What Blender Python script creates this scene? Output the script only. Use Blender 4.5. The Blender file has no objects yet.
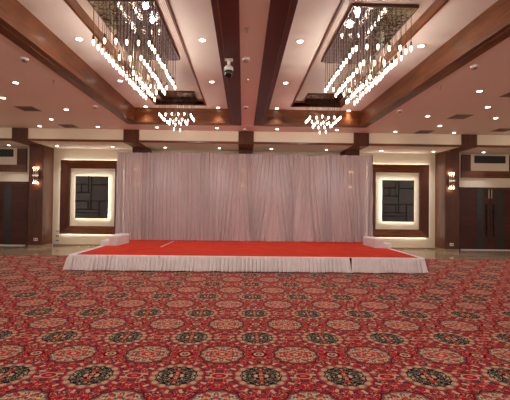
import bpy, math, random
from mathutils import Matrix, Vector
random.seed(7)
SC = bpy.context.scene
COL = SC.collection
PI = math.pi

# ------------------------------------------------------------------ scene dimensions (metres)
EYE = 1.6
H1, H2, H3 = 4.14, 4.584, 4.74          # side ceiling, coffer ceiling, recess inside the coffer frame
SOF = 3.725                             # soffit along the back wall
YB, YF = 14.27, 12.55                   # back wall, fascia
XL, XR, YN = -12.2, 12.4, -7.0

# ------------------------------------------------------------------ node helpers
class V:
    """a float socket in a node tree with arithmetic"""
    def __init__(s, t, sock): s.t, s.s = t, sock
    def _m(s, op, *a):
        n = s.t.nodes.new('ShaderNodeMath'); n.operation = op
        for i, x in enumerate((s,) + a):
            if isinstance(x, V): s.t.links.new(x.s, n.inputs[i])
            else: n.inputs[i].default_value = float(x)
        return V(s.t, n.outputs[0])
    def __add__(s, o): return s._m('ADD', o)
    __radd__ = __add__
    def __sub__(s, o): return s._m('SUBTRACT', o)
    def __rsub__(s, o): return (s * -1) + o
    def __mul__(s, o): return s._m('MULTIPLY', o)
    __rmul__ = __mul__
    def __truediv__(s, o): return s._m('DIVIDE', o)
    def abs(s): return s._m('ABSOLUTE')
    def round(s): return s._m('ROUND')
    def sqrt(s): return s._m('SQRT')
    def sin(s): return s._m('SINE')
    def cos(s): return s._m('COSINE')
    def atan2(s, o): return s._m('ARCTAN2', o)
    def lt(s, o): return s._m('LESS_THAN', o)
    def gt(s, o): return s._m('GREATER_THAN', o)
    def max(s, o): return s._m('MAXIMUM', o)
    def min(s, o): return s._m('MINIMUM', o)

def new_mat(name):
    m = bpy.data.materials.new(name); m.use_nodes = True
    t = m.node_tree
    return m, t, t.nodes['Principled BSDF']

def pos(t):
    g = t.nodes.new('ShaderNodeNewGeometry'); s = t.nodes.new('ShaderNodeSeparateXYZ')
    t.links.new(g.outputs['Position'], s.inputs[0])
    return [V(t, s.outputs[i]) for i in range(3)]

def combine(t, x, y, z=0.0):
    c = t.nodes.new('ShaderNodeCombineXYZ')
    for i, v in enumerate((x, y, z)):
        if isinstance(v, V): t.links.new(v.s, c.inputs[i])
        else: c.inputs[i].default_value = v
    return c.outputs[0]

def noise(t, vec, scale, detail=2.0, rough=0.5, dist=0.0):
    n = t.nodes.new('ShaderNodeTexNoise'); t.links.new(vec, n.inputs['Vector'])
    n.inputs['Scale'].default_value = scale; n.inputs['Detail'].default_value = detail
    n.inputs['Roughness'].default_value = rough; n.inputs['Distortion'].default_value = dist
    return V(t, n.outputs['Fac'])

def mix(t, fac, a, b):
    n = t.nodes.new('ShaderNodeMix'); n.data_type = 'RGBA'
    if isinstance(fac, V): t.links.new(fac.s, n.inputs[0])
    else: n.inputs[0].default_value = fac
    for i, c in ((6, a), (7, b)):
        if isinstance(c, (tuple, list)): n.inputs[i].default_value = (c[0], c[1], c[2], 1)
        else: t.links.new(c, n.inputs[i])
    return n.outputs[2]

def ramp(t, fac, stops):
    n = t.nodes.new('ShaderNodeValToRGB'); t.links.new(fac.s, n.inputs[0])
    e = n.color_ramp.elements
    while len(e) < len(stops): e.new(0.5)
    for k, (p, c) in enumerate(stops):
        e[k].position = p; e[k].color = (c[0], c[1], c[2], 1)
    return n.outputs[0]

def bump(t, bsdf, h, strength, dist=0.01):
    b = t.nodes.new('ShaderNodeBump'); b.inputs['Strength'].default_value = strength
    b.inputs['Distance'].default_value = dist
    t.links.new(h.s, b.inputs['Height']); t.links.new(b.outputs[0], bsdf.inputs['Normal'])

def S(r, g, b):                                      # sRGB 0-255 -> linear
    return tuple(((c / 255) / 12.92 if c / 255 <= .04045 else ((c / 255 + .055) / 1.055) ** 2.4) for c in (r, g, b))

def plain(name, col, rough=.5, metal=0.0, var=.06, scale=6.0, spec=.5):
    m, t, b = new_mat(name)
    x, y, z = pos(t)
    n = noise(t, combine(t, x, y, z), scale, 3)
    c2 = tuple(max(0, c * (1 - var * 2)) for c in col)
    t.links.new(ramp(t, n, [(.3, c2), (.7, col)]), b.inputs['Base Color'])
    b.inputs['Roughness'].default_value = rough; b.inputs['Metallic'].default_value = metal
    b.inputs['Specular IOR Level'].default_value = spec
    return m

def emit(name, col, strength):
    m, t, b = new_mat(name)
    b.inputs['Base Color'].default_value = (*col, 1)
    b.inputs['Emission Color'].default_value = (*col, 1)
    b.inputs['Emission Strength'].default_value = strength
    return m

def wood(name, axis, dark, light, rough=.3, coat=.0):
    m, t, b = new_mat(name)
    p = pos(t)
    st = [p[i] * (1.2 if i == axis else 14.0) for i in range(3)]
    g = noise(t, combine(t, *st), 1.0, 5, .6, .8)
    st2 = [p[i] * (.5 if i == axis else 2.2) for i in range(3)]
    g2 = noise(t, combine(t, *st2), 1.0, 2, .5, 1.5)
    k = g * .6 + g2 * .4
    t.links.new(ramp(t, k, [(.32, dark), (.68, light)]), b.inputs['Base Color'])
    b.inputs['Roughness'].default_value = rough
    b.inputs['Specular IOR Level'].default_value = .35
    b.inputs['Coat Weight'].default_value = coat; b.inputs['Coat Roughness'].default_value = .18
    return m

# ------------------------------------------------------------------ materials
WD, WL = S(58, 28, 10), S(134, 73, 29)
M = {}
M['paint'] = plain('ceiling_paint', S(240, 228, 216), .55, var=.01, scale=1.5)
M['cream'] = plain('cream_wall_paint', S(240, 230, 206), .6, var=.02, scale=2)
M['wood_x'] = wood('walnut_veneer_across', 0, WD, WL, .36, .08)
M['wood_y'] = wood('walnut_veneer_lengthwise', 1, WD, WL, .36, .08)
M['wood_z'] = wood('walnut_veneer_upright', 2, S(58, 27, 14), S(98, 50, 27), .45, .0)
M['mahog'] = wood('dark_mahogany', 1, S(64, 20, 13), S(92, 33, 22), .45, .05)
M['doorwood'] = wood('door_mahogany', 0, S(46, 17, 10), S(84, 33, 19), .5, .0)
M['black'] = plain('black_lacquer', S(20, 18, 18), .6, var=.1)
M['leather'] = plain('charcoal_padded_leather', S(46, 42, 39), .36, var=.1, scale=30)
M['groove'] = plain('dark_groove', S(18, 15, 13), .6)
M['chrome'] = plain('chrome', (.8, .8, .8), .15, 1.0, var=.02)
M['steel'] = plain('brushed_steel', (.6, .58, .55), .35, 1.0, var=.05)
M['white'] = plain('white_plastic', S(232, 228, 220), .4, var=.01)
M['greyp'] = plain('grey_plastic', S(120, 112, 104), .5, var=.02)
M['cord'] = plain('bronze_cord', S(92, 74, 58), .4, .5, var=.02)
M['alu'] = plain('white_aluminium', S(215, 215, 215), .35, .2, var=.01)

def black_speckle():
    m, t, b = new_mat('black_speckled_laminate')
    x, y, z = pos(t)
    n = noise(t, combine(t, x, y, z), 60, 2)
    t.links.new(ramp(t, n, [(.4, S(18, 17, 16)), (.7, S(42, 38, 34))]), b.inputs['Base Color'])
    b.inputs['Roughness'].default_value = .4
    return m
M['speckle'] = black_speckle()

def marble():
    m, t, b = new_mat('polished_beige_marble')
    x, y, z = pos(t)
    v = combine(t, x, y * 2.2, z)
    n = noise(t, v, .7, 6, .6, 1.6); n2 = noise(t, v, 5, 4, .6, .8)
    k = n * .75 + n2 * .25
    c = ramp(t, k, [(.3, S(84, 66, 50)), (.45, S(150, 126, 100)), (.62, S(184, 162, 134)), (.75, S(120, 98, 76))])
    jx = (x / 0.8); jy = (y / 0.8)
    lx = (jx - jx.round()).abs().lt(.003); ly = (jy - jy.round()).abs().lt(.003)
    t.links.new(mix(t, lx.max(ly), c, S(80, 62, 48)), b.inputs['Base Color'])
    b.inputs['Roughness'].default_value = .1
    return m
M['marble'] = marble()

def perforated():
    m, t, b = new_mat('perforated_acoustic_panel')
    x, y, z = pos(t)
    a = (x / .03); c = (y / .03)
    dx = a - a.round(); dy = c - c.round()
    r = (dx * dx + dy * dy).sqrt()
    dot = r.lt(.27)
    col = mix(t, dot, S(206, 184, 166), S(120, 98, 86))
    t.links.new(col, b.inputs['Base Color']); b.inputs['Roughness'].default_value = .5
    return m
M['perf'] = perforated()

def mirror_plate():
    m, t, b = new_mat('rippled_mirror_plate')
    x, y, z = pos(t)
    a = x / .17; c = y / .17
    seam = ((a - a.round()).abs().gt(.485)).max((c - c.round()).abs().gt(.485))
    t.links.new(mix(t, seam, (.58, .55, .53), (.1, .085, .08)), b.inputs['Base Color'])
    b.inputs['Metallic'].default_value = 1.0; b.inputs['Roughness'].default_value = .04
    n = noise(t, combine(t, x, y, z), 7, 2, .6, .5)
    bump(t, b, n, .16, .02)
    return m
M['mirror'] = mirror_plate()

def cloth(name, col, trans, rough=.85, transp=0.0, cl2=None):
    m = bpy.data.materials.new(name); m.use_nodes = True; t = m.node_tree
    t.nodes.clear()
    out = t.nodes.new('ShaderNodeOutputMaterial')
    x, y, z = pos(t)
    n = noise(t, combine(t, x * 3, y * 3, z * .35), 6, 3)
    c = ramp(t, n, [(.3, tuple(k * .88 for k in col)), (.7, col)])
    d = t.nodes.new('ShaderNodeBsdfDiffuse'); tr = t.nodes.new('ShaderNodeBsdfTranslucent')
    t.links.new(c, d.inputs[0]); t.links.new(c, tr.inputs[0])
    mx = t.nodes.new('ShaderNodeMixShader'); mx.inputs[0].default_value = trans
    t.links.new(d.outputs[0], mx.inputs[1]); t.links.new(tr.outputs[0], mx.inputs[2])
    last = mx
    if transp:
        tp = t.nodes.new('ShaderNodeBsdfTransparent')
        m2 = t.nodes.new('ShaderNodeMixShader'); m2.inputs[0].default_value = transp
        t.links.new(mx.outputs[0], m2.inputs[1]); t.links.new(tp.outputs[0], m2.inputs[2]); last = m2
    t.links.new(last.outputs[0], out.inputs[0])
    return m
M['drape'] = cloth('sheer_pale_pink_drape', S(228, 214, 218), .14, transp=.05)
M['skirt'] = cloth('white_satin_skirt', S(238, 228, 228), .05)
M['stepcloth'] = cloth('white_step_cloth', S(246, 240, 240), .1)

def red_felt():
    m, t, b = new_mat('red_stage_felt')
    x, y, z = pos(t)
    n = noise(t, combine(t, x, y, z), 2.2, 4)
    n2 = noise(t, combine(t, x, y, z), 120, 2)
    c = ramp(t, n * .7 + n2 * .3, [(.3, S(190, 50, 34)), (.7, S(214, 70, 48))])
    seam = y / 1.22; jy = (seam - seam.round()).abs().lt(.004)
    t.links.new(mix(t, jy, c, S(160, 26, 14)), b.inputs['Base Color'])
    b.inputs['Roughness'].default_value = .95; b.inputs['Specular IOR Level'].default_value = .1
    return m
M['felt'] = red_felt()

def carpet():
    m, t, b = new_mat('red_persian_medallion_carpet')
    x, y, z = pos(t)
    SX, SY, X0, Y0 = .789, 1.011, .189, 3.486
    def cell(ox, oy):
        u = (x - (X0 + ox * SX)) / SX; v = (y - (Y0 + oy * SY)) / SY
        return (u - u.round()) * SX, (v - v.round()) * SY
    ax, ay = cell(0, 0); bx_, by = cell(.5, .5)
    cx, cy = cell(0, .5); ex, ey = cell(.5, 0)
    def rad(p, q): return (p * p + q * q).sqrt()
    ra, rb = rad(ax, ay), rad(bx_, by)
    ta, tb = ay.atan2(ax), by.atan2(bx_)
    fold_a = combine(t, ax.abs(), ay.abs(), 0.0)
    fold_b = combine(t, bx_.abs(), by.abs(), 3.3)
    # ---- ground: red with mirrored scrolls
    RED, DRED = S(158, 12, 32), S(104, 10, 26)
    CREAM, SLATE, SALM = S(188, 156, 128), S(58, 60, 68), S(184, 92, 84)
    g1 = noise(t, fold_a, 15, 1.5, .5, 1.0)
    g2 = noise(t, fold_a, 26, 1.0, .5, .6)
    g3 = noise(t, fold_a, 40, 1.0, .5, .4)
    g4 = noise(t, fold_b, 34, 1.0, .5, .4)
    col = mix(t, g1.gt(.56), RED, DRED)
    col = mix(t, (g1 - .5).abs().lt(.011), col, CREAM)
    col = mix(t, (g2 - .52).abs().lt(.012), col, SALM)
    col = mix(t, g3.gt(.59), col, SLATE)
    col = mix(t, g4.gt(.66), col, CREAM)
    # radial leaves between the medallions
    lf = ((ta * 16).cos().gt(.55)) * ra.gt(.262) * ra.lt(.315)
    col = mix(t, lf, col, SLATE)
    lf2 = ((ta * 16 + 1.6).cos().gt(.7)) * ra.gt(.27) * ra.lt(.33)
    col = mix(t, lf2, col, CREAM)
    # red oval with cream outline between dark medallions of a row
    ro = rad(ex, ey * 1.5)
    col = mix(t, ro.lt(.085), col, CREAM); col = mix(t, ro.lt(.068), col, RED)
    col = mix(t, ro.lt(.03), col, SALM)
    # small rosette
    rc = rad(cx, cy * 1.1)
    col = mix(t, rc.lt(.085), col, DRED); col = mix(t, rc.lt(.056), col, CREAM)
    col = mix(t, rc.lt(.034), col, SLATE); col = mix(t, rc.lt(.014), col, CREAM)
    # ---- light medallion
    scb = (tb * 12).cos() * .009
    rbs = rb + scb
    LT = S(172, 130, 108)
    q1 = noise(t, fold_b, 30, 1.0, .5, .3); q2 = noise(t, fold_b, 24, 1.0, .5, .2)
    lc = mix(t, q1.gt(.515), LT, S(72, 72, 76))
    lc = mix(t, q2.gt(.60), lc, S(176, 44, 48))
    lc = mix(t, (q2 - .46).abs().lt(.026), lc, S(214, 184, 146))
    dots = ((tb * 8).cos().gt(.3)) * rb.gt(.085) * rb.lt(.125)
    lc = mix(t, dots, lc, S(176, 60, 56))
    lc = mix(t, rb.lt(.05), lc, S(184, 40, 40)); lc = mix(t, rb.lt(.028), lc, CREAM)
    col = mix(t, rbs.lt(.246), col, DRED)
    col = mix(t, rbs.lt(.228), col, S(92, 84, 80)); col = mix(t, rbs.lt(.212), col, lc)
    # ---- dark medallion
    sca = (ta * 14).cos() * .008
    ras = ra + sca
    d1 = noise(t, fold_a, 26, 1.0, .5, .8); d2 = noise(t, fold_a, 40, 1.0, .5, .3)
    NAVY = S(20, 24, 31)
    dk = mix(t, (d1 - .5).abs().lt(.025), NAVY, S(196, 172, 140))
    dk = mix(t, d2.gt(.64), dk, S(88, 90, 82))
    rdot = rad(ax.abs() - .0, ay.abs() - .095)
    dk = mix(t, rdot.lt(.03), dk, S(176, 46, 40))
    rdot2 = rad(ax.abs() - .05, ay.abs() - .01)
    dk = mix(t, rdot2.lt(.018), dk, S(204, 150, 120))
    dk = mix(t, ra.lt(.022), dk, S(190, 60, 50))
    ring = mix(t, (ta * 14).cos().gt(.2), S(198, 156, 124), S(168, 104, 86))
    ring = mix(t, (d2 - .5).abs().lt(.03), ring, S(120, 100, 88))
    col = mix(t, ras.lt(.272), col, RED)
    col = mix(t, ras.lt(.252), col, S(104, 88, 84))
    col = mix(t, ras.lt(.238), col, ring)
    col = mix(t, (ra - sca * .6).lt(.194), col, NAVY)
    col = mix(t, (ra - sca * .6).lt(.184), col, dk)
    t.links.new(col, b.inputs['Base Color'])
    b.inputs['Roughness'].default_value = .95; b.inputs['Specular IOR Level'].default_value = .05
    return m
M['carpet'] = carpet()

E_BULB = emit('warm_bulb_glass', (1.0, .90, .76), 13)
E_DOWN = emit('downlight_lens', (1.0, .86, .70), 22)
E_LED = emit('warm_led_strip', (1.0, .93, .81), 34)
E_LEDP = emit('warm_led_strip_panel', (1.0, .94, .83), 15)
E_SCON = emit('amber_sconce_bulb', (1.0, .66, .34), 26)

# ------------------------------------------------------------------ mesh helpers
class MB:
    def __init__(s): s.v, s.f, s.sm = [], [], []
    def add(s, vs, fs, smooth=False):
        n = len(s.v); s.v += [tuple(p) for p in vs]
        s.f += [tuple(i + n for i in f) for f in fs]; s.sm += [smooth] * len(fs)
        return s
    def box(s, x0, x1, y0, y1, z0, z1):
        vs = [(x, y, z) for x in (x0, x1) for y in (y0, y1) for z in (z0, z1)]
        return s.add(vs, [(0, 1, 3, 2), (4, 6, 7, 5), (0, 4, 5, 1), (2, 3, 7, 6), (0, 2, 6, 4), (1, 5, 7, 3)])
    def hexa(s, a, b):                              # two 4-point loops
        return s.add(list(a) + list(b), [(3, 2, 1, 0), (4, 5, 6, 7), (0, 1, 5, 4), (1, 2, 6, 5), (2, 3, 7, 6), (3, 0, 4, 7)])
    def lathe(s, c, prof, n=16, smooth=True, cap=True):   # prof: (r, z) going up, around z
        vs = []
        for r, z in prof:
            for k in range(n):
                a = 2 * PI * k / n; vs.append((c[0] + r * math.cos(a), c[1] + r * math.sin(a), c[2] + z))
        fs = []
        for i in range(len(prof) - 1):
            for k in range(n):
                fs.append((i * n + k, i * n + (k + 1) % n, (i + 1) * n + (k + 1) % n, (i + 1) * n + k))
        if cap: fs += [tuple(range(n - 1, -1, -1)), tuple((len(prof) - 1) * n + k for k in range(n))]
        return s.add(vs, fs, smooth)
    def tube(s, a, b, r, n=8):
        a, b = Vector(a), Vector(b); d = (b - a).normalized()
        u = d.orthogonal().normalized(); w = d.cross(u)
        vs = [p + (u * math.cos(2 * PI * k / n) + w * math.sin(2 * PI * k / n)) * r for p in (a, b) for k in range(n)]
        fs = [(k, (k + 1) % n, n + (k + 1) % n, n + k) for k in range(n)] + [tuple(range(n - 1, -1, -1)), tuple(range(n, 2 * n))]
        return s.add(vs, fs, True)
    def grid(s, P):                                 # P[i][j] points
        nj = len(P[0]); vs = [p for row in P for p in row]
        fs = [(i * nj + j, i * nj + j + 1, (i + 1) * nj + j + 1, (i + 1) * nj + j) for i in range(len(P) - 1) for j in range(nj - 1)]
        return s.add(vs, fs, True)
    def mesh(s, name, m):
        me = bpy.data.meshes.new(name); me.from_pydata(s.v, [], s.f); me.update()
        for p, q in zip(me.polygons, s.sm): p.use_smooth = q
        me.materials.append(m)
        return me
    def build(s, name, m, parent=None, loc=None, bev=0, fix=True):
        if fix:
            import bmesh
            me = s.mesh(name, m); bm = bmesh.new(); bm.from_mesh(me)
            bmesh.ops.recalc_face_normals(bm, faces=bm.faces); bm.to_mesh(me); bm.free()
        else: me = s.mesh(name, m)
        o = bpy.data.objects.new(name, me); COL.objects.link(o)
        if parent: o.parent = parent
        if loc: o.location = loc
        if bev:
            b = o.modifiers.new('bevel', 'BEVEL'); b.width = bev; b.segments = 2; b.limit_method = 'ANGLE'
        return o

def tag(o, label=None, cat=None, group=None, kind=None):
    for k, v in (('label', label), ('category', cat), ('group', group), ('kind', kind)):
        if v: o[k] = v
    return o
def empty(name, loc, label, cat, group=None):
    o = bpy.data.objects.new(name, None); COL.objects.link(o); o.location = loc
    o.empty_display_size = .1
    return tag(o, label, cat, group)
def struct(o): return tag(o, kind='structure')
def copy_tree(o, parent=None):
    c = o.copy(); COL.objects.link(c)
    if parent: c.parent = parent
    for ch in list(o.children): copy_tree(ch, c)
    return c

# ================================================================== the room shell
struct(MB().box(XL, XR, YN, YB + .2, -.2, 0).build('floor', M['marble']))
cp = MB().box(XL + .02, XR - .02, YN + .02, 11.52, 0, .012).build('carpet', M['carpet'])
tag(cp, 'red patterned carpet with dark and light round medallions covering the hall floor', 'carpet')
struct(MB().box(XL, XR, YB, YB + .2, 0, H3 + .3).build('wall_back', M['cream']))
struct(MB().box(XL - .2, XL, YN, YB + .2, 0, H3 + .3).build('wall_left', M['cream']))
struct(MB().box(XR, XR + .2, YN, YB + .2, 0, H3 + .3).build('wall_right', M['cream']))
struct(MB().box(XL, XR, YN - .2, YN, 0, H3 + .3).build('wall_front', M['cream']))
bs = MB()
for a, b in ((XL, -10.58), (-8.22, -7.75), (-7.23, 7.47), (7.98, 8.4), (10.8, XR)): bs.box(a, b, YB - .015, YB, 0, .06)
struct(bs.build('base_reflection_back', plain('brown_reflection_strip', S(150, 126, 102), .2)))  # brown strip stands in for the reflection line where wall meets marble

# ceiling: lower level, both coffers, their recesses, the soffit
CL0, CL1, CR0, CR1 = -3.35, -.43, .65, 3.61        # coffer openings
YE = 11.36
c = MB()
c.box(XL, -3.65, YN, YF, H1, H1 + .12); c.box(3.88, XR, YN, YF, H1, H1 + .12)
c.box(-3.65, 3.88, 11.65, YF, H1, H1 + .12)
struct(c.build('ceiling', M['paint']))
struct(MB().box(-.078, .308, YN, 11.65, H1 + .012, H1 + .1).build('ceiling', M['paint']))
FR = [(-2.62, -1.157), (1.42, 2.88)]               # wooden recess frames in the coffers
FY0, FY1 = -2.0, 10.92
for (x0, x1), (f0, f1) in zip(((CL0, CL1), (CR0, CR1)), FR):
    c = MB()
    c.box(x0, f0, YN, YE, H2, H2 + .1); c.box(f1, x1, YN, YE, H2, H2 + .1)
    c.box(f0, f1, FY1, YE, H2, H2 + .1); c.box(f0, f1, YN, FY0, H2, H2 + .1)
    struct(c.build('ceiling', M['paint']))
    struct(MB().box(f0, f1, FY0, FY1, H3, H3 + .05).build('ceiling', M['perf']))
c = MB()
c.box(XL, XR, YF + .004, YB, SOF, SOF + .06)
struct(c.build('ceiling', M['paint']))
# fascia dropping from the lower ceiling to the soffit, with its wooden bottom strip
struct(MB().box(XL, XR, YF, YF + .12, SOF, H1 + .12).build('wall_fascia', M['cream']))
PX = [-7.53, -3.80, .08, 4.01, 7.725]              # pillar axes
PH = .26
st = MB(); ed = [XL] + [v for p in PX for v in (p - PH, p + PH)] + [XR]
for k in range(0, len(ed), 2): st.box(ed[k], ed[k + 1], YF - .02, YF + .004, SOF - .012, SOF + .06)
struct(st.build('trim_1', M['wood_x']))

# wooden beams round the coffers
def beam(name, m, x0, x1, y0, y1, z0=H1 - .012, z1=H2 + .05):
    return struct(MB().box(x0, x1, y0, y1, z0, z1).build(name, m, bev=.004))
bl = beam('trim_2', M['wood_y'], -3.65, CL0, YN, 11.65)
br = beam('trim_3', M['wood_y'], CR1, 3.88, YN, 11.65)
bfl = beam('trim_4', M['wood_x'], CL0, -.40, YE, 11.65)
bfr = beam('trim_5', M['wood_x'], .63, CR1, YE, 11.65)
bc1 = beam('trim_6', M['mahog'], CL1, -.078, YN, 11.65, H1 - .004)
bc2 = beam('trim_7', M['mahog'], .308, CR0, YN, 11.65, H1 - .004)
# lower moulding on the inner faces and thin beads under the beams
for par, m, r in ((bl, 'wood_y', (CL0, CL0 + .022, YN, YE, H1 - .012, H1 + .085)),
                  (br, 'wood_y', (CR1 - .022, CR1, YN, YE, H1 - .012, H1 + .085)),
                  (bfl, 'wood_x', (CL0 + .022, CL1, YE - .022, YE, H1 - .012, H1 + .085)),
                  (bfr, 'wood_x', (CR0, CR1 - .022, YE - .022, YE, H1 - .012, H1 + .085))):
    MB().box(*r).build('moulding', M[m], par, bev=.004)
for par, q in ((bl, (CL0, CL0 + .004, YN, YE)), (br, (CR1 - .004, CR1, YN, YE)), (bfl, (CL0 + .004, CL1, YE - .004, YE)), (bfr, (CR0, CR1 - .004, YE - .004, YE))):
    MB().box(*q, H1 + .0855, H1 + .098).build('groove', M['groove'], par)
for par, x in ((bl, -3.46), (br, 3.70), (bc1, -.345), (bc2, .565)):
    MB().box(x - .006, x + .006, YN, 11.6, H1 - .02, H1).build('bead', M['wood_y'], par)
# frames of the recesses
for k, (f0, f1) in enumerate(FR):
    w = .045; f0 += .012; f1 -= .012
    g = MB()
    for r in ((f0 - w, f0, FY0 - w, FY1 + w), (f1, f1 + w, FY0 - w, FY1 + w), (f0, f1, FY1, FY1 + w), (f0, f1, FY0 - w, FY0)):
        g.box(*r, H2 - .018, H3 + .04)
    struct(g.build('trim_%d' % (8 + k), M['wood_y'], bev=.004))

# ================================================================== pillars
PLAB = ['left wood clad pillar with lit sconce beside the left doors',
        'wood pillar behind the left part of the drape, brown block showing above',
        'wood pillar behind the centre of the drape, brown block showing above',
        'wood pillar behind the right end of the drape, brown block showing above',
        'right wood clad pillar with lit sconce beside the right doors']
for px, lab in zip(PX, PLAB):
    t = empty('pillar', (px, 13.9, 0), lab, 'pillar')
    def P(): return MB()
    P().box(-PH, PH, 13.54 - 13.9, YB - 13.9 - .001, .1, SOF - .001).build('shaft', M['wood_z'], t, bev=.004)
    P().box(-PH + .01, PH - .01, 13.55 - 13.9, YB - 13.9 - .001, 0, .1).build('plinth', plain('pillar_plinth_marble', S(150, 128, 104), .2), t)
    P().box(-PH, PH, YF - .045 - 13.9, YF - 13.9, SOF - .03, H1 - .004).build('header_block', M['wood_z'], t, bev=.003)
    P().box(-PH, PH, YF - 13.9, 13.54 - 13.9, SOF - .03, SOF - .001).build('soffit_band', M['wood_y'], t)

# ================================================================== wall sconces
SLAB = ['tubular wall sconce with glowing ends on the left pillar',
        'wall sconce glowing faintly through the left part of the drape',
        'wall sconce glowing faintly through the middle of the drape',
        'wall sconce glowing faintly through the right part of the drape',
        'tubular wall sconce with glowing ends on the right pillar']
sc0 = empty('wall_sconce', (0, 0, 0), 'x', 'wall light')
MB().box(-.06, .06, .05, .08, -.06, .06).build('wall_plate', M['chrome'], sc0, bev=.005)
cl = MB().box(-.11, .11, -.03, .05, -.035, .035).build('clamp', M['chrome'], sc0, bev=.006)
for dx in (-.075, 0, .075):
    tb = MB().lathe((dx, 0, 0), [(.016, -.25), (.016, .25)], 12).build('tube', M['chrome'], sc0)
    for s in (-1, 1):
        MB().lathe((dx, 0, s * .275), [(.017, -.02), (.024, -.012), (.024, .012), (.017, .02)], 12).build('bulb', E_SCON, tb)
for k, (px, lab) in enumerate(zip(PX, SLAB)):
    o = sc0 if k == 0 else copy_tree(sc0)
    o.location = (px + .035 if k == 0 else px - .07, 13.46, 2.615); o['label'] = lab
    for dz in (-.34, .34):
        L = bpy.data.lights.new('sconce_light', 'POINT'); L.energy = 1.6; L.color = (1.0, .62, .30); L.shadow_soft_size = .03
        lo = bpy.data.objects.new('sconce_light', L); COL.objects.link(lo); lo.location = (o.location.x, 13.44, 2.615 + dz)

# ================================================================== doors
def door(name, cx, hw, strip):
    fr = MB()
    fr.box(cx - hw - .05, cx - hw, YB - .05, YB, 0, 2.42); fr.box(cx + hw, cx + hw + .05, YB - .05, YB, 0, 2.42)
    fr.box(cx - hw - .05, cx + hw + .05, YB - .05, YB, 2.38, 2.43)
    d = struct(fr.build(name, M['doorwood'], bev=.004))
    for s in (-1, 1):
        x0, x1 = sorted((cx + s * .006, cx + s * (hw - .004)))
        lf = MB().box(x0, x1, YB - .04, YB - .002, .02, 2.375).build('door_leaf', M['doorwood'], d, bev=.004)
        g = MB()
        for z in (.5, .97, 1.44, 1.91): g.box(x0 + .005, x1 - .005, YB - .0415, YB - .039, z - .004, z + .004)
        g.build('groove', M['groove'], lf)
        a, b = sorted((cx + s * (strip), cx + s * (strip + .27)))
        MB().box(a, b, YB - .046, YB - .038, .02, 2.375).build('black_strip', M['speckle'], lf)
        hx = cx + s * .135
        h = MB().box(hx - .03, hx + .03, YB - .115, YB - .085, .54, 1.78).build('pull_handle', M['black'], lf, bev=.006)
        b = MB()
        for z in (.7, 1.62): b.tube((hx, YB - .09, z), (hx, YB - .04, z), .012)
        b.build('standoff', M['steel'], h)
        MB().box(cx + s * .055 - .014, cx + s * .055 + .014, YB - .052, YB - .04, 2.0, 2.35).build('flush_bolt', M['chrome'], lf, bev=.003)
    MB().box(cx - hw, cx + hw, YB - .12, YB - .04, 0, .03).build('threshold', M['alu'], d)
door('door_1', -9.41, 1.165, .32)
door('door_2', 9.60, 1.165, .26)

# wooden surround with a black air grille above each door
for cx, lab, lab2 in ((-9.41, 'brown wooden surround on the wall above the left doors', 'black slotted air grille above the left doors'),
                      (9.60, 'brown wooden surround on the wall above the right doors', 'black slotted air grille above the right doors')):
    t = empty('door_surround', (cx, YB, 2.8), lab, 'wall trim')
    MB().box(-1.13, 1.13, -.06, -.001, 0, .27).build('rail', M['wood_x'], t, bev=.004)
    for s in (-1, 1):
        a, b = sorted((s * .77, s * 1.13))
        MB().box(a, b, -.06, -.001, .27, .9).build('stile', M['wood_z'], t, bev=.004)
    g = empty('air_grille', (cx, YB, 3.52), lab2, 'vent')
    MB().box(-.60, .60, -.05, -.001, -.14, .14).build('grille_body', M['black'], g, bev=.004)
    sl = MB()
    for k in range(6): sl.box(-.57, .57, -.062, -.05, -.115 + k * .042, -.105 + k * .042 + .008)
    sl.build('slats', plain('dark_grey_slats', S(44, 42, 40), .4), g)

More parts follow.
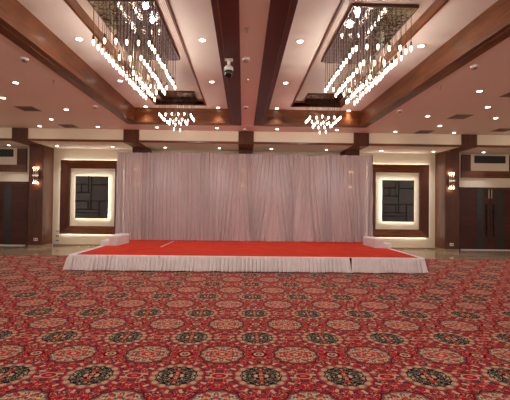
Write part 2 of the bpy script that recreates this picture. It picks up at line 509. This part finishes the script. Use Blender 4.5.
# ================================================================== lit wooden frames and padded panels
PADS = [(0, .41, 0, .2), (0, .2, .2, .39), (.2, .41, .2, .39), (.41, .5, 0, .39), (.5, 1, 0, .2), (.5, 1, .2, .59),
        (0, .5, .39, .59), (0, .41, .59, .79), (.41, .5, .59, .79), (.5, .75, .59, .79), (0, .75, .79, .87), (0, .75, .87, 1), (.75, 1, .59, 1)]
def wall_feature(cx, side):
    cz = 1.865
    t = empty('wooden_frame', (cx, YB, cz), 'wide brown wooden frame edged with hidden light on the %s wall' % side, 'frame')
    ow, oh, iw, ih = 1.17, 1.40, .86, 1.10
    O = [(-ow, -oh), (ow, -oh), (ow, oh), (-ow, oh)]; I = [(-iw, -ih), (iw, -ih), (iw, ih), (-iw, ih)]
    for k in range(4):
        j = (k + 1) % 4
        f = [(O[k][0], -.17, O[k][1]), (O[j][0], -.17, O[j][1]), (I[j][0], -.09, I[j][1]), (I[k][0], -.09, I[k][1])]
        b = [(O[k][0], -.05, O[k][1]), (O[j][0], -.05, O[j][1]), (I[j][0], -.002, I[j][1]), (I[k][0], -.002, I[k][1])]
        MB().hexa(f, b).build('frame_rail' if k % 2 == 0 else 'frame_stile', M['wood_x' if k % 2 == 0 else 'wood_z'], t)
    e = MB(); d = .018
    e.box(-ow + d, ow - d, -.03, -.004, oh - d - .012, oh - d); e.box(-ow + d, ow - d, -.03, -.004, -oh + d, -oh + d + .012)
    e.box(-ow + d, -ow + d + .012, -.03, -.004, -oh + d, oh - d); e.box(ow - d - .012, ow - d, -.03, -.004, -oh + d, oh - d)
    e.build('light_strip', E_LED, t)
    p = empty('padded_panel', (cx, YB, cz), 'black padded panel of stitched rectangles with glowing edge on the %s wall' % side, 'wall panel')
    w, h = .615, .80
    MB().box(-w, w, -.125, -.085, -h, h).build('backing', M['groove'], p)
    for u0, u1, v0, v1 in PADS:
        x0, x1 = -w + 2 * w * u0 + .011, -w + 2 * w * u1 - .011
        z1, z0 = h - 2 * h * v0 - .011, h - 2 * h * v1 + .011
        MB().box(x0, x1, -.16, -.12, z0, z1).build('pad', M['leather'], p, bev=.014)
    e = MB(); d = .012; q = .014
    for r in ((-w + d, w - d, h - d - q, h - d), (-w + d, w - d, -h + d, -h + d + q), (-w + d, -w + d + q, -h + d, h - d), (w - d - q, w - d, -h + d, h - d)):
        e.box(r[0], r[1], -.08, -.05, r[2], r[3])
    e.build('light_strip', E_LEDP, p)
wall_feature(-5.755, 'left'); wall_feature(5.97, 'right')

# ================================================================== sockets
def socket(x, y, z, lab, w=.1, h=.07, dark=False, cat='socket'):
    t = empty('wall_socket', (x, y, z), lab, cat)
    MB().box(-w / 2, w / 2, -.012, -.0005, -h / 2, h / 2).build('cover_plate', M['white'], t, bev=.003)
    for s in ((-1, 1) if w > .08 else (0,)):
        MB().box(s * w * .22 - w * .14, s * w * .22 + w * .14, -.016, -.011, -h * .28, h * .28).build('insert', M['black' if dark else 'greyp'], t)
socket(-7.49, 13.538, .30, 'white socket low on the left wood pillar', .14, .1)
socket(7.70, 13.538, .27, 'white socket low on the right wood pillar', .14, .1)
socket(-7.07, YB, .56, 'blank white plate above the black sockets beside the left pillar', .12, .08)
socket(-7.07, YB, .37, 'upper white plate with two black sockets beside the left pillar', .15, .09, True)
socket(-7.07, YB, .2, 'lower white plate with two black sockets beside the left pillar', .15, .09, True)

# ================================================================== stage
SX0, SX1, SY0, SY1, SZ = -4.17, 4.44, 9.0, 13.1, .379
stg = empty('stage', ((SX0 + SX1) / 2, (SY0 + SY1) / 2, .012), 'low wide stage with red top and pleated white skirt', 'stage')
ox, oy, oz = stg.location
def LB(x0, x1, y0, y1, z0, z1): return MB().box(x0 - ox, x1 - ox, y0 - oy, y1 - oy, z0 - oz, z1 - oz)
LB(SX0 + .04, SX1 - .04, SY0 + .04, SY1, SZ - .09, SZ - .012).build('deck', M['groove'], stg)
for lx in (-4.1, -1.95, .2, 2.3, 4.35):
    for ly in (9.4, 11.1, 12.95):
        LB(lx - .03, lx + .03, ly - .03, ly + .03, .012, SZ - .09).build('leg', M['steel'], stg)
LB(SX0 + .002, SX1 - .002, SY0 + .002, SY1, SZ - .012, SZ - .006).build('top_cloth', M['skirt'], stg)
LB(SX0 + .125, SX1 - .1, SY0 + .07, SY1, SZ - .006, SZ).build('red_carpet', M['felt'], stg, bev=.003)
# a strip of pale tape on the red carpet
tp = MB().hexa([(-2.40 - ox, 10.85 - oy, SZ - oz), (-2.36 - ox, 10.85 - oy, SZ - oz), (-2.32 - ox, 12.6 - oy, SZ - oz), (-2.345 - ox, 12.6 - oy, SZ - oz)],
               [(-2.40 - ox, 10.85 - oy, SZ + .002 - oz), (-2.36 - ox, 10.85 - oy, SZ + .002 - oz), (-2.32 - ox, 12.6 - oy, SZ + .002 - oz), (-2.345 - ox, 12.6 - oy, SZ + .002 - oz)])
tp.build('tape_strip', M['stepcloth'], stg)

def cusp(a):
    return abs(math.sin(a / 2)) ** .6 * 2 - 1.2
def pleat(s, seed):
    return (cusp(s * 68 + 1.5 * math.sin(s * 3.1 + seed)) + .6 * math.sin(s * 133 + seed * 2 + 1.2 * math.sin(s * 5.3)) + .35 * math.sin(s * 23 + seed)) / 1.6
def skirt(path, seed, ends=(0, 0)):
    """path: list of (x, y, nx, ny) closely spaced along the edge; hangs to the floor"""
    P = []; rows = 10; s = 0; last = None
    L_ = sum(math.dist(path[i][:2], path[i + 1][:2]) for i in range(len(path) - 1))
    for (x, y, nx, ny) in path:
        if last: s += math.dist(last, (x, y))
        last = (x, y); col = []
        for r in range(rows + 1):
            q = r / rows
            amp = .020 + .045 * q ** .8
            d = .016 + .13 * (.05 + .95 * abs(ny)) * q ** 1.2 + amp * (pleat(s, seed) + .3 * math.sin(s * 9 + seed + q))
            if r <= 1: d = .014 + .008 * r
            z = SZ + .003 - (SZ - .016) * q
            if r == rows: z += .008 + .012 * (math.sin(s * 7 + seed) * .5 + .5)
            # splay at the open ends
            e = 0
            if ends[0]: e -= ends[0] * q * math.exp(-s / .25)
            if ends[1]: e += ends[1] * q * math.exp(-(L_ - s) / .25)
            tx, ty = -ny, nx
            col.append((x + nx * d + tx * e - ox, y + ny * d + ty * e - oy, z - oz))
        P.append(col)
    o = MB().grid(P).build('skirt_panel', M['skirt'], stg, fix=False)
    sm = o.modifiers.new('thick', 'SOLIDIFY'); sm.thickness = .004
    return o
def line(x0, y0, x1, y1, nx, ny, step=.006):
    n = int(math.dist((x0, y0), (x1, y1)) / step)
    return [(x0 + (x1 - x0) * k / n, y0 + (y1 - y0) * k / n, nx, ny) for k in range(n + 1)]
def corner(x, y, a0, a1, r=.03, n=10):
    o = []
    for k in range(n + 1):
        a = a0 + (a1 - a0) * k / n; o.append((x + r * math.cos(a), y + r * math.sin(a), math.cos(a), math.sin(a)))
    return o
# left section wraps the left corner, then two more sections along the front
left = line(SX0, 12.6, SX0, SY0 + .03, -1, 0) + corner(SX0 + .03, SY0 + .03, PI, 1.5 * PI) + line(SX0 + .03, SY0, -2.02, SY0, 0, -1)
skirt(left, 1.0, (0, .03))
skirt(line(-2.0, SY0, 2.60, SY0, 0, -1), 4.2, (.03, .02))
right = line(2.66, SY0, SX1 - .03, SY0, 0, -1) + corner(SX1 - .03, SY0 + .03, 1.5 * PI, 2 * PI) + line(SX1, SY0 + .03, SX1, 12.6, 1, 0)
skirt(right, 7.7, (.05, 0))

# ================================================================== cloth covered steps on the stage
def steps(name, pts, lab):
    """pts: near and far ground corners of upper and lower tiers, as (x, y) loops with a height"""
    t = empty(name, (pts[0][0][0][0], pts[0][0][0][1], SZ), lab, 'steps')
    bx0, by0 = pts[0][0][0]
    for (loop, hh), nm in zip(pts, ('upper_step', 'lower_step')):
        P = []
        # loop of 4 ground corners; drape a slightly flared, wrinkled cover over it
        n = 14; ring = []
        for k in range(4):
            a, b = loop[k], loop[(k + 1) % 4]
            for q in range(n): ring.append((a[0] + (b[0] - a[0]) * q / n, a[1] + (b[1] - a[1]) * q / n))
        cx = sum(p[0] for p in loop) / 4; cy = sum(p[1] for p in loop) / 4
        vs, fs = [], []; N = len(ring); lv = 6
        for r in range(lv + 1):
            q = r / lv
            for k, (x, y) in enumerate(ring):
                w = .012 * q * math.sin(k * 1.9 + r * .4) + .006 * math.sin(k * .7 + r * 1.3)
                dx, dy = x - cx, y - cy; L_ = math.hypot(dx, dy)
                vs.append((x + dx / L_ * w - bx0, y + dy / L_ * w - by0, hh * (1 - q) + (.004 if r == lv else 0) + .004 * math.sin(k * .8) * (1 - q)))
        for r in range(lv):
            for k in range(N): fs.append((r * N + k, r * N + (k + 1) % N, (r + 1) * N + (k + 1) % N, (r + 1) * N + k))
        vs.append((cx - bx0, cy - by0, hh - .006)); c0 = len(vs) - 1
        for k in range(N): fs.append((k, c0, (k + 1) % N))
        MB().add(vs, fs, True).build(nm, M['stepcloth'], t)
steps('stage_steps', [([(3.98, 11.05), (4.24, 11.05), (4.20, 12.0), (3.92, 12.0)], .28), ([(4.24, 11.02), (4.46, 11.04), (4.44, 11.9), (4.2, 11.9)], .15)],
      'white cloth covered pair of steps at the right edge of the stage')
steps('stage_steps', [([(-3.95, 11.0), (-3.68, 10.98), (-3.62, 11.9), (-3.92, 11.92)], .30), ([(-4.19, 11.02), (-3.95, 11.0), (-3.92, 11.8), (-4.17, 11.85)], .16)],
      'white cloth covered pair of steps at the left edge of the stage')

# ================================================================== backdrop drape
DY = 12.93
dr = empty('backdrop_drape', (.06, DY, SZ + .003), 'wide pale pink pleated backdrop curtain standing at the rear of the stage', 'curtain')
def pl2(s, k):
    return (cusp(s * 46 + 1.7 * math.sin(s * 2.3 + k)) + .7 * math.sin(s * 97 + k * 3 + math.sin(s * 4.1)) + 1.0 * math.sin(s * 15 + 2 * math.sin(s * 1.7 + k))) / 1.8
XS = [-4.38, -2.86, -1.25, .28, 1.75, 3.12, 4.51]
TOPZ = 3.43
for k in range(6):
    x0, x1 = XS[k] - .02, XS[k + 1] + .02
    n = int((x1 - x0) / .009); P = []
    gat = [.0, .0, .35, .5, .42, .3][k]
    for i in range(n + 1):
        u = i / n; x = x0 + (x1 - x0) * u; col = []
        for r in range(25):
            q = r / 24
            amp = .055 + .03 * q
            # gathered folds sweep towards the lower middle of the panel
            sx = x + gat * .7 * (q - .2) * math.sin((u - .5) * 5 + k)
            y = -(amp * pl2(sx, k) + .012 * math.sin(x * 6 + k)) - (.03 if k % 2 else 0) - .04 * q * q
            z = TOPZ - SZ - .035 * math.sin(PI * u) * (.5 if k != 4 else 1.3) * (1 - q) - (TOPZ - SZ) * q
            if q == 1: z = .004 + .006 * abs(pl2(x, k))
            else: z = max(z * (1), .006)
            col.append((x - .06, y, z))
        P.append(col)
    o = MB().grid(P).build('curtain_panel', M['drape'], dr, fix=False)
MB().tube((-4.42 - .06, .03, TOPZ - SZ - .03), (4.56 - .06, .03, TOPZ - SZ - .03), .018).build('crossbar', M['steel'], dr)
MB().tube((-4.42 - .06, .03, 1.6), (4.56 - .06, .03, 1.6), .012).build('crossbar', M['steel'], dr)
for x in (-4.40, -1.42, 1.58, 4.545):
    q = MB().tube((x - .06, .05, .01), (x - .06, .05, TOPZ - SZ + .02), .018).build('upright_pole', M['groove' if x > 4 else 'steel'], dr)
    MB().box(x - .2 if x < 4 else x - .31, x + .06 if x < 4 else x - .04, .02, .1, 0, .01).build('foot', M['steel'], q)

# ================================================================== chandeliers
zb0 = 4.12
def ring_drop(i, j, ni, nj):
    return (0, .17, .36)[min(i, j, ni - 1 - i, nj - 1 - j, 2)]
cord_me = MB().lathe((0, 0, 0), [(.0052, 0), (.0052, 1)], 6).mesh('cord', M['cord'])
sock_me = MB().lathe((0, 0, 0), [(.006, .10), (.014, .09), (.016, .035), (.016, .02)][::-1], 10).mesh('socket', M['cord'])
bulb_me = MB().lathe((0, 0, 0), [(.003, -.062), (.009, -.052), (.015, -.035), (.0175, -.012), (.015, .01), (.011, .03)], 10).mesh('bulb', E_BULB)
def chandelier(xc, y0, rows, px0, px1, py0, py1, lab):
    t = empty('chandelier', (xc, (py0 + py1) / 2, H3), lab, 'chandelier')
    cx, cy, _ = t.location
    fr = .014
    MB().box(px0 + fr - cx, px1 - fr - cx, py0 + fr - cy, py1 - fr - cy, -.045, -.001).build('mirror_plate', M['mirror'], t)
    g = MB()
    for r in ((px0, px0 + fr, py0, py1), (px1 - fr, px1, py0, py1), (px0 + fr, px1 - fr, py0, py0 + fr), (px0 + fr, px1 - fr, py1 - fr, py1)):
        g.box(r[0] - cx, r[1] - cx, r[2] - cy, r[3] - cy, -.05, -.001)
    g.build('plate_edge', plain('bronze_edge', S(84, 62, 48), .35, .6), t)
    sy = .1775 if rows > 6 else .165
    for q in range(4 if rows > 6 else 1):           # the light its bulbs give
        L = bpy.data.lights.new('chandelier_light', 'POINT'); L.energy = 34; L.color = (1.0, .93, .85); L.shadow_soft_size = .045
        lo = bpy.data.objects.new('chandelier_light', L); COL.objects.link(lo)
        lo.location = (xc, y0 + sy * (rows - 1) * ((q + .5) / 4 if rows > 6 else .5), 4.0)
    for i in range(6):
        for j in range(rows):
            x = xc - .43 + .172 * i + random.uniform(-.006, .006); y = y0 + sy * j
            z = zb0 - ring_drop(i, j, 6, rows) + random.uniform(-.02, .02) - H3
            cd = bpy.data.objects.new('pendant', cord_me); COL.objects.link(cd); cd.parent = t
            top = -.05; base = z + .1
            cd.location = (x - cx, y - cy, base); cd.scale = (1, 1, top - base)
            for nm, me in (('socket', sock_me), ('bulb', bulb_me)):
                o = bpy.data.objects.new(nm, me); COL.objects.link(o); o.parent = cd
                o.matrix_parent_inverse = Matrix.Diagonal((1, 1, 1 / (top - base), 1))
                o.location = (0, 0, -.1)
chandelier(-1.90, 5.69, 13, -2.40, -1.39, 5.60, 7.88, 'large rectangular chandelier of many hanging bulbs in the left ceiling bay')
chandelier(2.17, 5.72, 13, 1.65, 2.68, 5.62, 7.88, 'large rectangular chandelier of many hanging bulbs in the right ceiling bay')
chandelier(-1.90, 10.19, 5, -2.41, -1.39, 10.14, 10.89, 'small far chandelier of hanging bulbs at the end of the left ceiling bay')
chandelier(2.27, 10.25, 5, 1.76, 2.79, 10.16, 10.89, 'small far chandelier of hanging bulbs at the end of the right ceiling bay')

# ================================================================== recessed downlights
dl0 = empty('downlight', (0, 0, 0), 'x', 'ceiling light')
MB().lathe((0, 0, 0), [(.045, -.012), (.062, -.012), (.075, -.004), (.076, -.0005)], 24).build('trim_ring', M['white'], dl0)
MB().lathe((0, 0, 0), [(.05, -.016), (.052, -.011)], 20).build('lens', E_DOWN, dl0)
def lamp(x, y, z, e, size=1.6):
    L = bpy.data.lights.new('downlight_beam', 'SPOT'); L.energy = e; L.color = (1.0, .965, .95)
    L.spot_size = size; L.spot_blend = 1.0; L.shadow_soft_size = .05
    o = bpy.data.objects.new('downlight_beam', L); COL.objects.link(o); o.location = (x, y, z - .03)
DL = [  # x, y, z, label
 (-4.80, 7.80, H1, 'downlight left of the left beam, alone between the smoke detector and the frame edge'),
 (-5.80, 8.95, H1, 'leftmost visible downlight in the left side ceiling, at the frame edge'),
 (-4.77, 9.96, H1, 'downlight beside the left beam, level with the nearer left air vent'),
 (-5.78, 11.14, H1, 'downlight between the two left air vents in the side ceiling'),
 (-6.68, 12.16, H1, 'downlight near the fascia above the left pillar, left of the farther vent'),
 (-4.77, 12.12, H1, 'downlight near the fascia above the left wooden frame'),
 (-2.83, 12.07, H1, 'downlight in front of the fascia below the left far chandelier'),
 (-.88, 12.05, H1, 'downlight in front of the fascia just left of the central pillar block'),
 (1.09, 12.07, H1, 'downlight in front of the fascia just right of the central pillar block'),
 (3.05, 12.07, H1, 'downlight in front of the fascia left of the block over the drape end'),
 (5.04, 12.2, H1, 'downlight near the fascia above the right wooden frame'),
 (7.02, 12.22, H1, 'downlight near the fascia above the right pillar'),
 (6.02, 11.25, H1, 'downlight between the two middle right vents in the side ceiling'),
 (5.06, 10.08, H1, 'downlight beside the right beam, level with the middle right vent'),
 (5.06, 7.85, H1, 'downlight beside the right beam, between the detector and frame-edge vent'),
 (6.06, 9.08, H1, 'downlight below the frame-edge vent in the right side ceiling'),
 (7.02, 10.18, H1, 'downlight at the right frame edge, level with the middle right vent'),
 (9.0, 12.22, H1, 'downlight near the fascia above the right doors'),
 (-2.99, 6.67, H2, 'nearest downlight left of the large left chandelier'),
 (-2.985, 8.9, H2, 'middle downlight left of the large left chandelier by the beam'),
 (-2.985, 11.2, H2, 'far left corner downlight of the left ceiling bay'),
 (-.765, 6.62, H2, 'nearest downlight right of the large left chandelier'),
 (-.785, 8.86, H2, 'middle downlight right of the large left chandelier'),
 (-.79, 11.2, H2, 'far right corner downlight of the left ceiling bay'),
 (.99, 6.6, H2, 'nearest downlight left of the large right chandelier'),
 (.993, 8.85, H2, 'middle downlight left of the large right chandelier'),
 (.997, 11.17, H2, 'far left corner downlight of the right ceiling bay'),
 (3.237, 6.7, H2, 'nearest downlight right of the large right chandelier'),
 (3.22, 11.3, H2, 'far right corner downlight of the right ceiling bay'),
 (-8.57, 13.6, SOF, 'soffit downlight above the left doors'),
 (-6.82, 13.6, SOF, 'soffit downlight above the left part of the left wooden frame'),
 (-4.81, 13.6, SOF, 'soffit downlight above the right part of the left wooden frame'),
 (-2.88, 13.6, SOF, 'soffit downlight above the left half of the drape'),
 (-.89, 13.6, SOF, 'soffit downlight above the drape just left of centre'),
 (1.02, 13.6, SOF, 'soffit downlight above the drape just right of centre'),
 (3.06, 13.6, SOF, 'soffit downlight above the right half of the drape'),
 (5.12, 13.65, SOF, 'soffit downlight above the left part of the right wooden frame'),
 (7.10, 13.7, SOF, 'soffit downlight above the right part of the right wooden frame'),
 (8.99, 13.7, SOF, 'soffit downlight above the right doors')]
for k, (x, y, z, lab) in enumerate(DL):
    o = dl0 if k == 0 else copy_tree(dl0)
    o.location = (x, y, z); o['label'] = lab; o['group'] = 'recessed downlights'
    lamp(x, y, z, 115 if z == SOF else 84)
# the same rows of downlights and chandeliers go on over and behind the camera (only their light)
for y in (-4.5, -2.2, 0, 2.2, 4.4):
    for x in (-2.99, -.78, .99, 3.23): lamp(x, y, H2, 26)
for y in (-3.4, -1.2, 1.0, 3.3, 5.6):
    for x in (-9.8, -7.8, -4.79, 5.06, 7.9, 9.9): lamp(x, y, H1, 24)
for y in (8, 10.3): 
    for x in (-9.5, -7.8, 8.5, 10.2): lamp(x, y, H1, 60)
for x, y in ((-1.88, 1.7), (2.17, 1.7), (-1.88, -3.5), (2.17, -3.5)):
    for dy in (-.8, 0, .8):
        L = bpy.data.lights.new('chandelier_glow', 'POINT'); L.energy = 50; L.color = (1.0, .94, .88); L.shadow_soft_size = .3
        o = bpy.data.objects.new('chandelier_glow', L); COL.objects.link(o); o.location = (x, y + dy, 3.95)

# unseen fill lights added along the side walls to brighten the side ceilings
for y in (-5, -1, 3, 7):
    for x in (XL + .3, XR - .3):
        L = bpy.data.lights.new('side_fill_light', 'POINT'); L.energy = 110; L.color = (1.0, .95, .93); L.shadow_soft_size = .12
        o = bpy.data.objects.new('side_fill_light', L); COL.objects.link(o); o.location = (x, y, 2.5)

# ================================================================== smoke detectors, sprinklers, vents, camera
sd0 = empty('smoke_detector', (0, 0, 0), 'x', 'smoke detector')
MB().lathe((0, 0, 0), [(.03, -.062), (.045, -.055), (.05, -.03)], 20).build('sensor_head', M['greyp'], sd0)
MB().lathe((0, 0, 0), [(.05, -.034), (.062, -.03), (.066, -.012), (.066, -.0005)], 24).build('base', M['white'], sd0)
for k, (x, y, z, lab) in enumerate([(-3.855, 6.5, H1, 'white smoke detector beside the left beam, nearer one'),
        (-3.857, 9.6, H1, 'white smoke detector beside the left beam, farther one'),
        (.024, 6.36, H1 + .012, 'white smoke detector on the central ceiling strip beside the camera'),
        (.047, 9.46, H1 + .012, 'white smoke detector on the central ceiling strip, farther one'),
        (4.085, 6.48, H1, 'white smoke detector beside the right beam, nearer one'),
        (4.055, 9.54, H1, 'white smoke detector beside the right beam, farther one'),
        (.03, 12.2, H1, 'white smoke detector in front of the central pillar block')]):
    o = sd0 if k == 0 else copy_tree(sd0); o.location = (x, y, z); o['label'] = lab; o['group'] = 'smoke detectors'
sp0 = empty('sprinkler', (0, 0, 0), 'x', 'sprinkler')
MB().lathe((0, 0, 0), [(.006, -.06), (.006, -.012)], 8).build('stem', M['greyp'], sp0)
MB().lathe((0, 0, 0), [(.03, -.012), (.036, 0)], 16).build('collar', M['steel'], sp0)
MB().lathe((0, 0, 0), [(.018, -.064), (.018, -.059)], 12).build('deflector', M['steel'], sp0)
for k, (x, y, z, lab) in enumerate([(-3.92, 7.63, H1, 'small pendant sprinkler beside the left beam'),
        (.027, 5.27, H1 + .012, 'nearer sprinkler on the central ceiling strip'),
        (.047, 7.44, H1 + .012, 'farther sprinkler on the central ceiling strip, beyond the camera'),
        (4.08, 7.6, H1, 'small pendant sprinkler beside the right beam')]):
    o = sp0 if k == 0 else copy_tree(sp0); o.location = (x, y, z); o['label'] = lab; o['group'] = 'ceiling sprinklers'
v0 = empty('ceiling_vent', (0, 0, 0), 'x', 'vent')
g = MB(); a = .24
for r in ((-a, a, -a, -a + .04), (-a, a, a - .04, a), (-a, -a + .04, -a + .04, a - .04), (a - .04, a, -a + .04, a - .04)): g.box(*r, -.012, -.0005)
g.build('vent_frame', plain('beige_vent_metal', S(150, 122, 106), .4), v0, bev=.002)
MB().box(-a + .04, a - .04, -a + .04, a - .04, -.004, -.0005).build('vent_backing', plain('vent_painted_shade', S(44, 36, 32), .8), v0)  # dark sheet, painted as the shade behind the louvres
g = MB()
for q in range(1, 5):
    b = a - .04 - q * .04; w = .010
    for r in ((-b, b, -b, -b + w), (-b, b, b - w, b), (-b, -b + w, -b + w, b - w), (b - w, b, -b + w, b - w)): g.box(*r, -.014, -.004)
g.build('louvres', plain('vent_louvre_metal', S(146, 120, 104), .4), v0)
for k, (x, y, lab) in enumerate([(-5.78, 9.95, 'dark square air vent in the left side ceiling, nearer one'),
        (-5.71, 12.1, 'dark square air vent in the left side ceiling, by the fascia'),
        (5.97, 10.1, 'middle dark square air vent in the right side ceiling'),
        (6.0, 12.2, 'dark square air vent by the fascia above the right wooden frame'),
        (6.0, 8.0, 'nearest dark square air vent at the right frame edge'),
        (8.3, 11.72, 'dark square air vent near the fascia by the right doors')]):
    o = v0 if k == 0 else copy_tree(v0); o.location = (x, y, H1); o['label'] = lab; o['group'] = 'square ceiling vents'

cam_t = empty('security_camera', (-.275, 6.37, H1 - .004), 'white hanging dome security camera with black lens under the dark central beam', 'camera')
MB().box(-.07, .07, -.05, .05, -.02, 0).build('mount_plate', M['white'], cam_t, bev=.004)
MB().lathe((0, 0, 0), [(.028, -.12), (.028, -.015)], 16).build('stem', M['white'], cam_t)
MB().lathe((0, 0, 0), [(.07, -.205), (.078, -.2), (.076, -.15), (.06, -.125), (.03, -.115)], 24).build('housing', M['white'], cam_t)
MB().lathe((0, 0, 0), [(.006, -.325), (.038, -.315), (.064, -.285), (.074, -.24), (.074, -.203)], 24).build('lens_dome', plain('black_dome', (.01, .01, .01), .08), cam_t)

# ================================================================== world, camera, view
w = bpy.data.worlds.new('world'); SC.world = w; w.use_nodes = True
w.node_tree.nodes['Background'].inputs[0].default_value = (.5, .4, .35, 1)
w.node_tree.nodes['Background'].inputs[1].default_value = .05

yaw, pitch, roll = math.radians(.86), math.atan(6.05 / 370), math.radians(.67)
F = Vector((math.sin(yaw) * math.cos(pitch), math.cos(yaw) * math.cos(pitch), math.sin(pitch)))
R = Vector((math.cos(yaw), -math.sin(yaw), 0)); U = R.cross(F)
R2 = R * math.cos(roll) + U * math.sin(roll); U2 = U * math.cos(roll) - R * math.sin(roll)
cd = bpy.data.cameras.new('camera'); co = bpy.data.objects.new('camera', cd); COL.objects.link(co)
mt = Matrix((R2, U2, -F)).transposed().to_4x4(); mt.translation = (0, 0, EYE)
co.matrix_world = mt
cd.sensor_fit = 'HORIZONTAL'; cd.sensor_width = 36; cd.lens = 370 / 510 * 36
cd.shift_x = 6.4 / 510; cd.clip_end = 100
SC.camera = co
SC.view_settings.view_transform = 'Standard'; SC.view_settings.look = 'None'
SC.view_settings.exposure = -0.58; SC.view_settings.gamma = 1
SC.view_settings.use_curve_mapping = False
SC.cycles.max_bounces = 8; SC.cycles.sample_clamp_indirect = 6
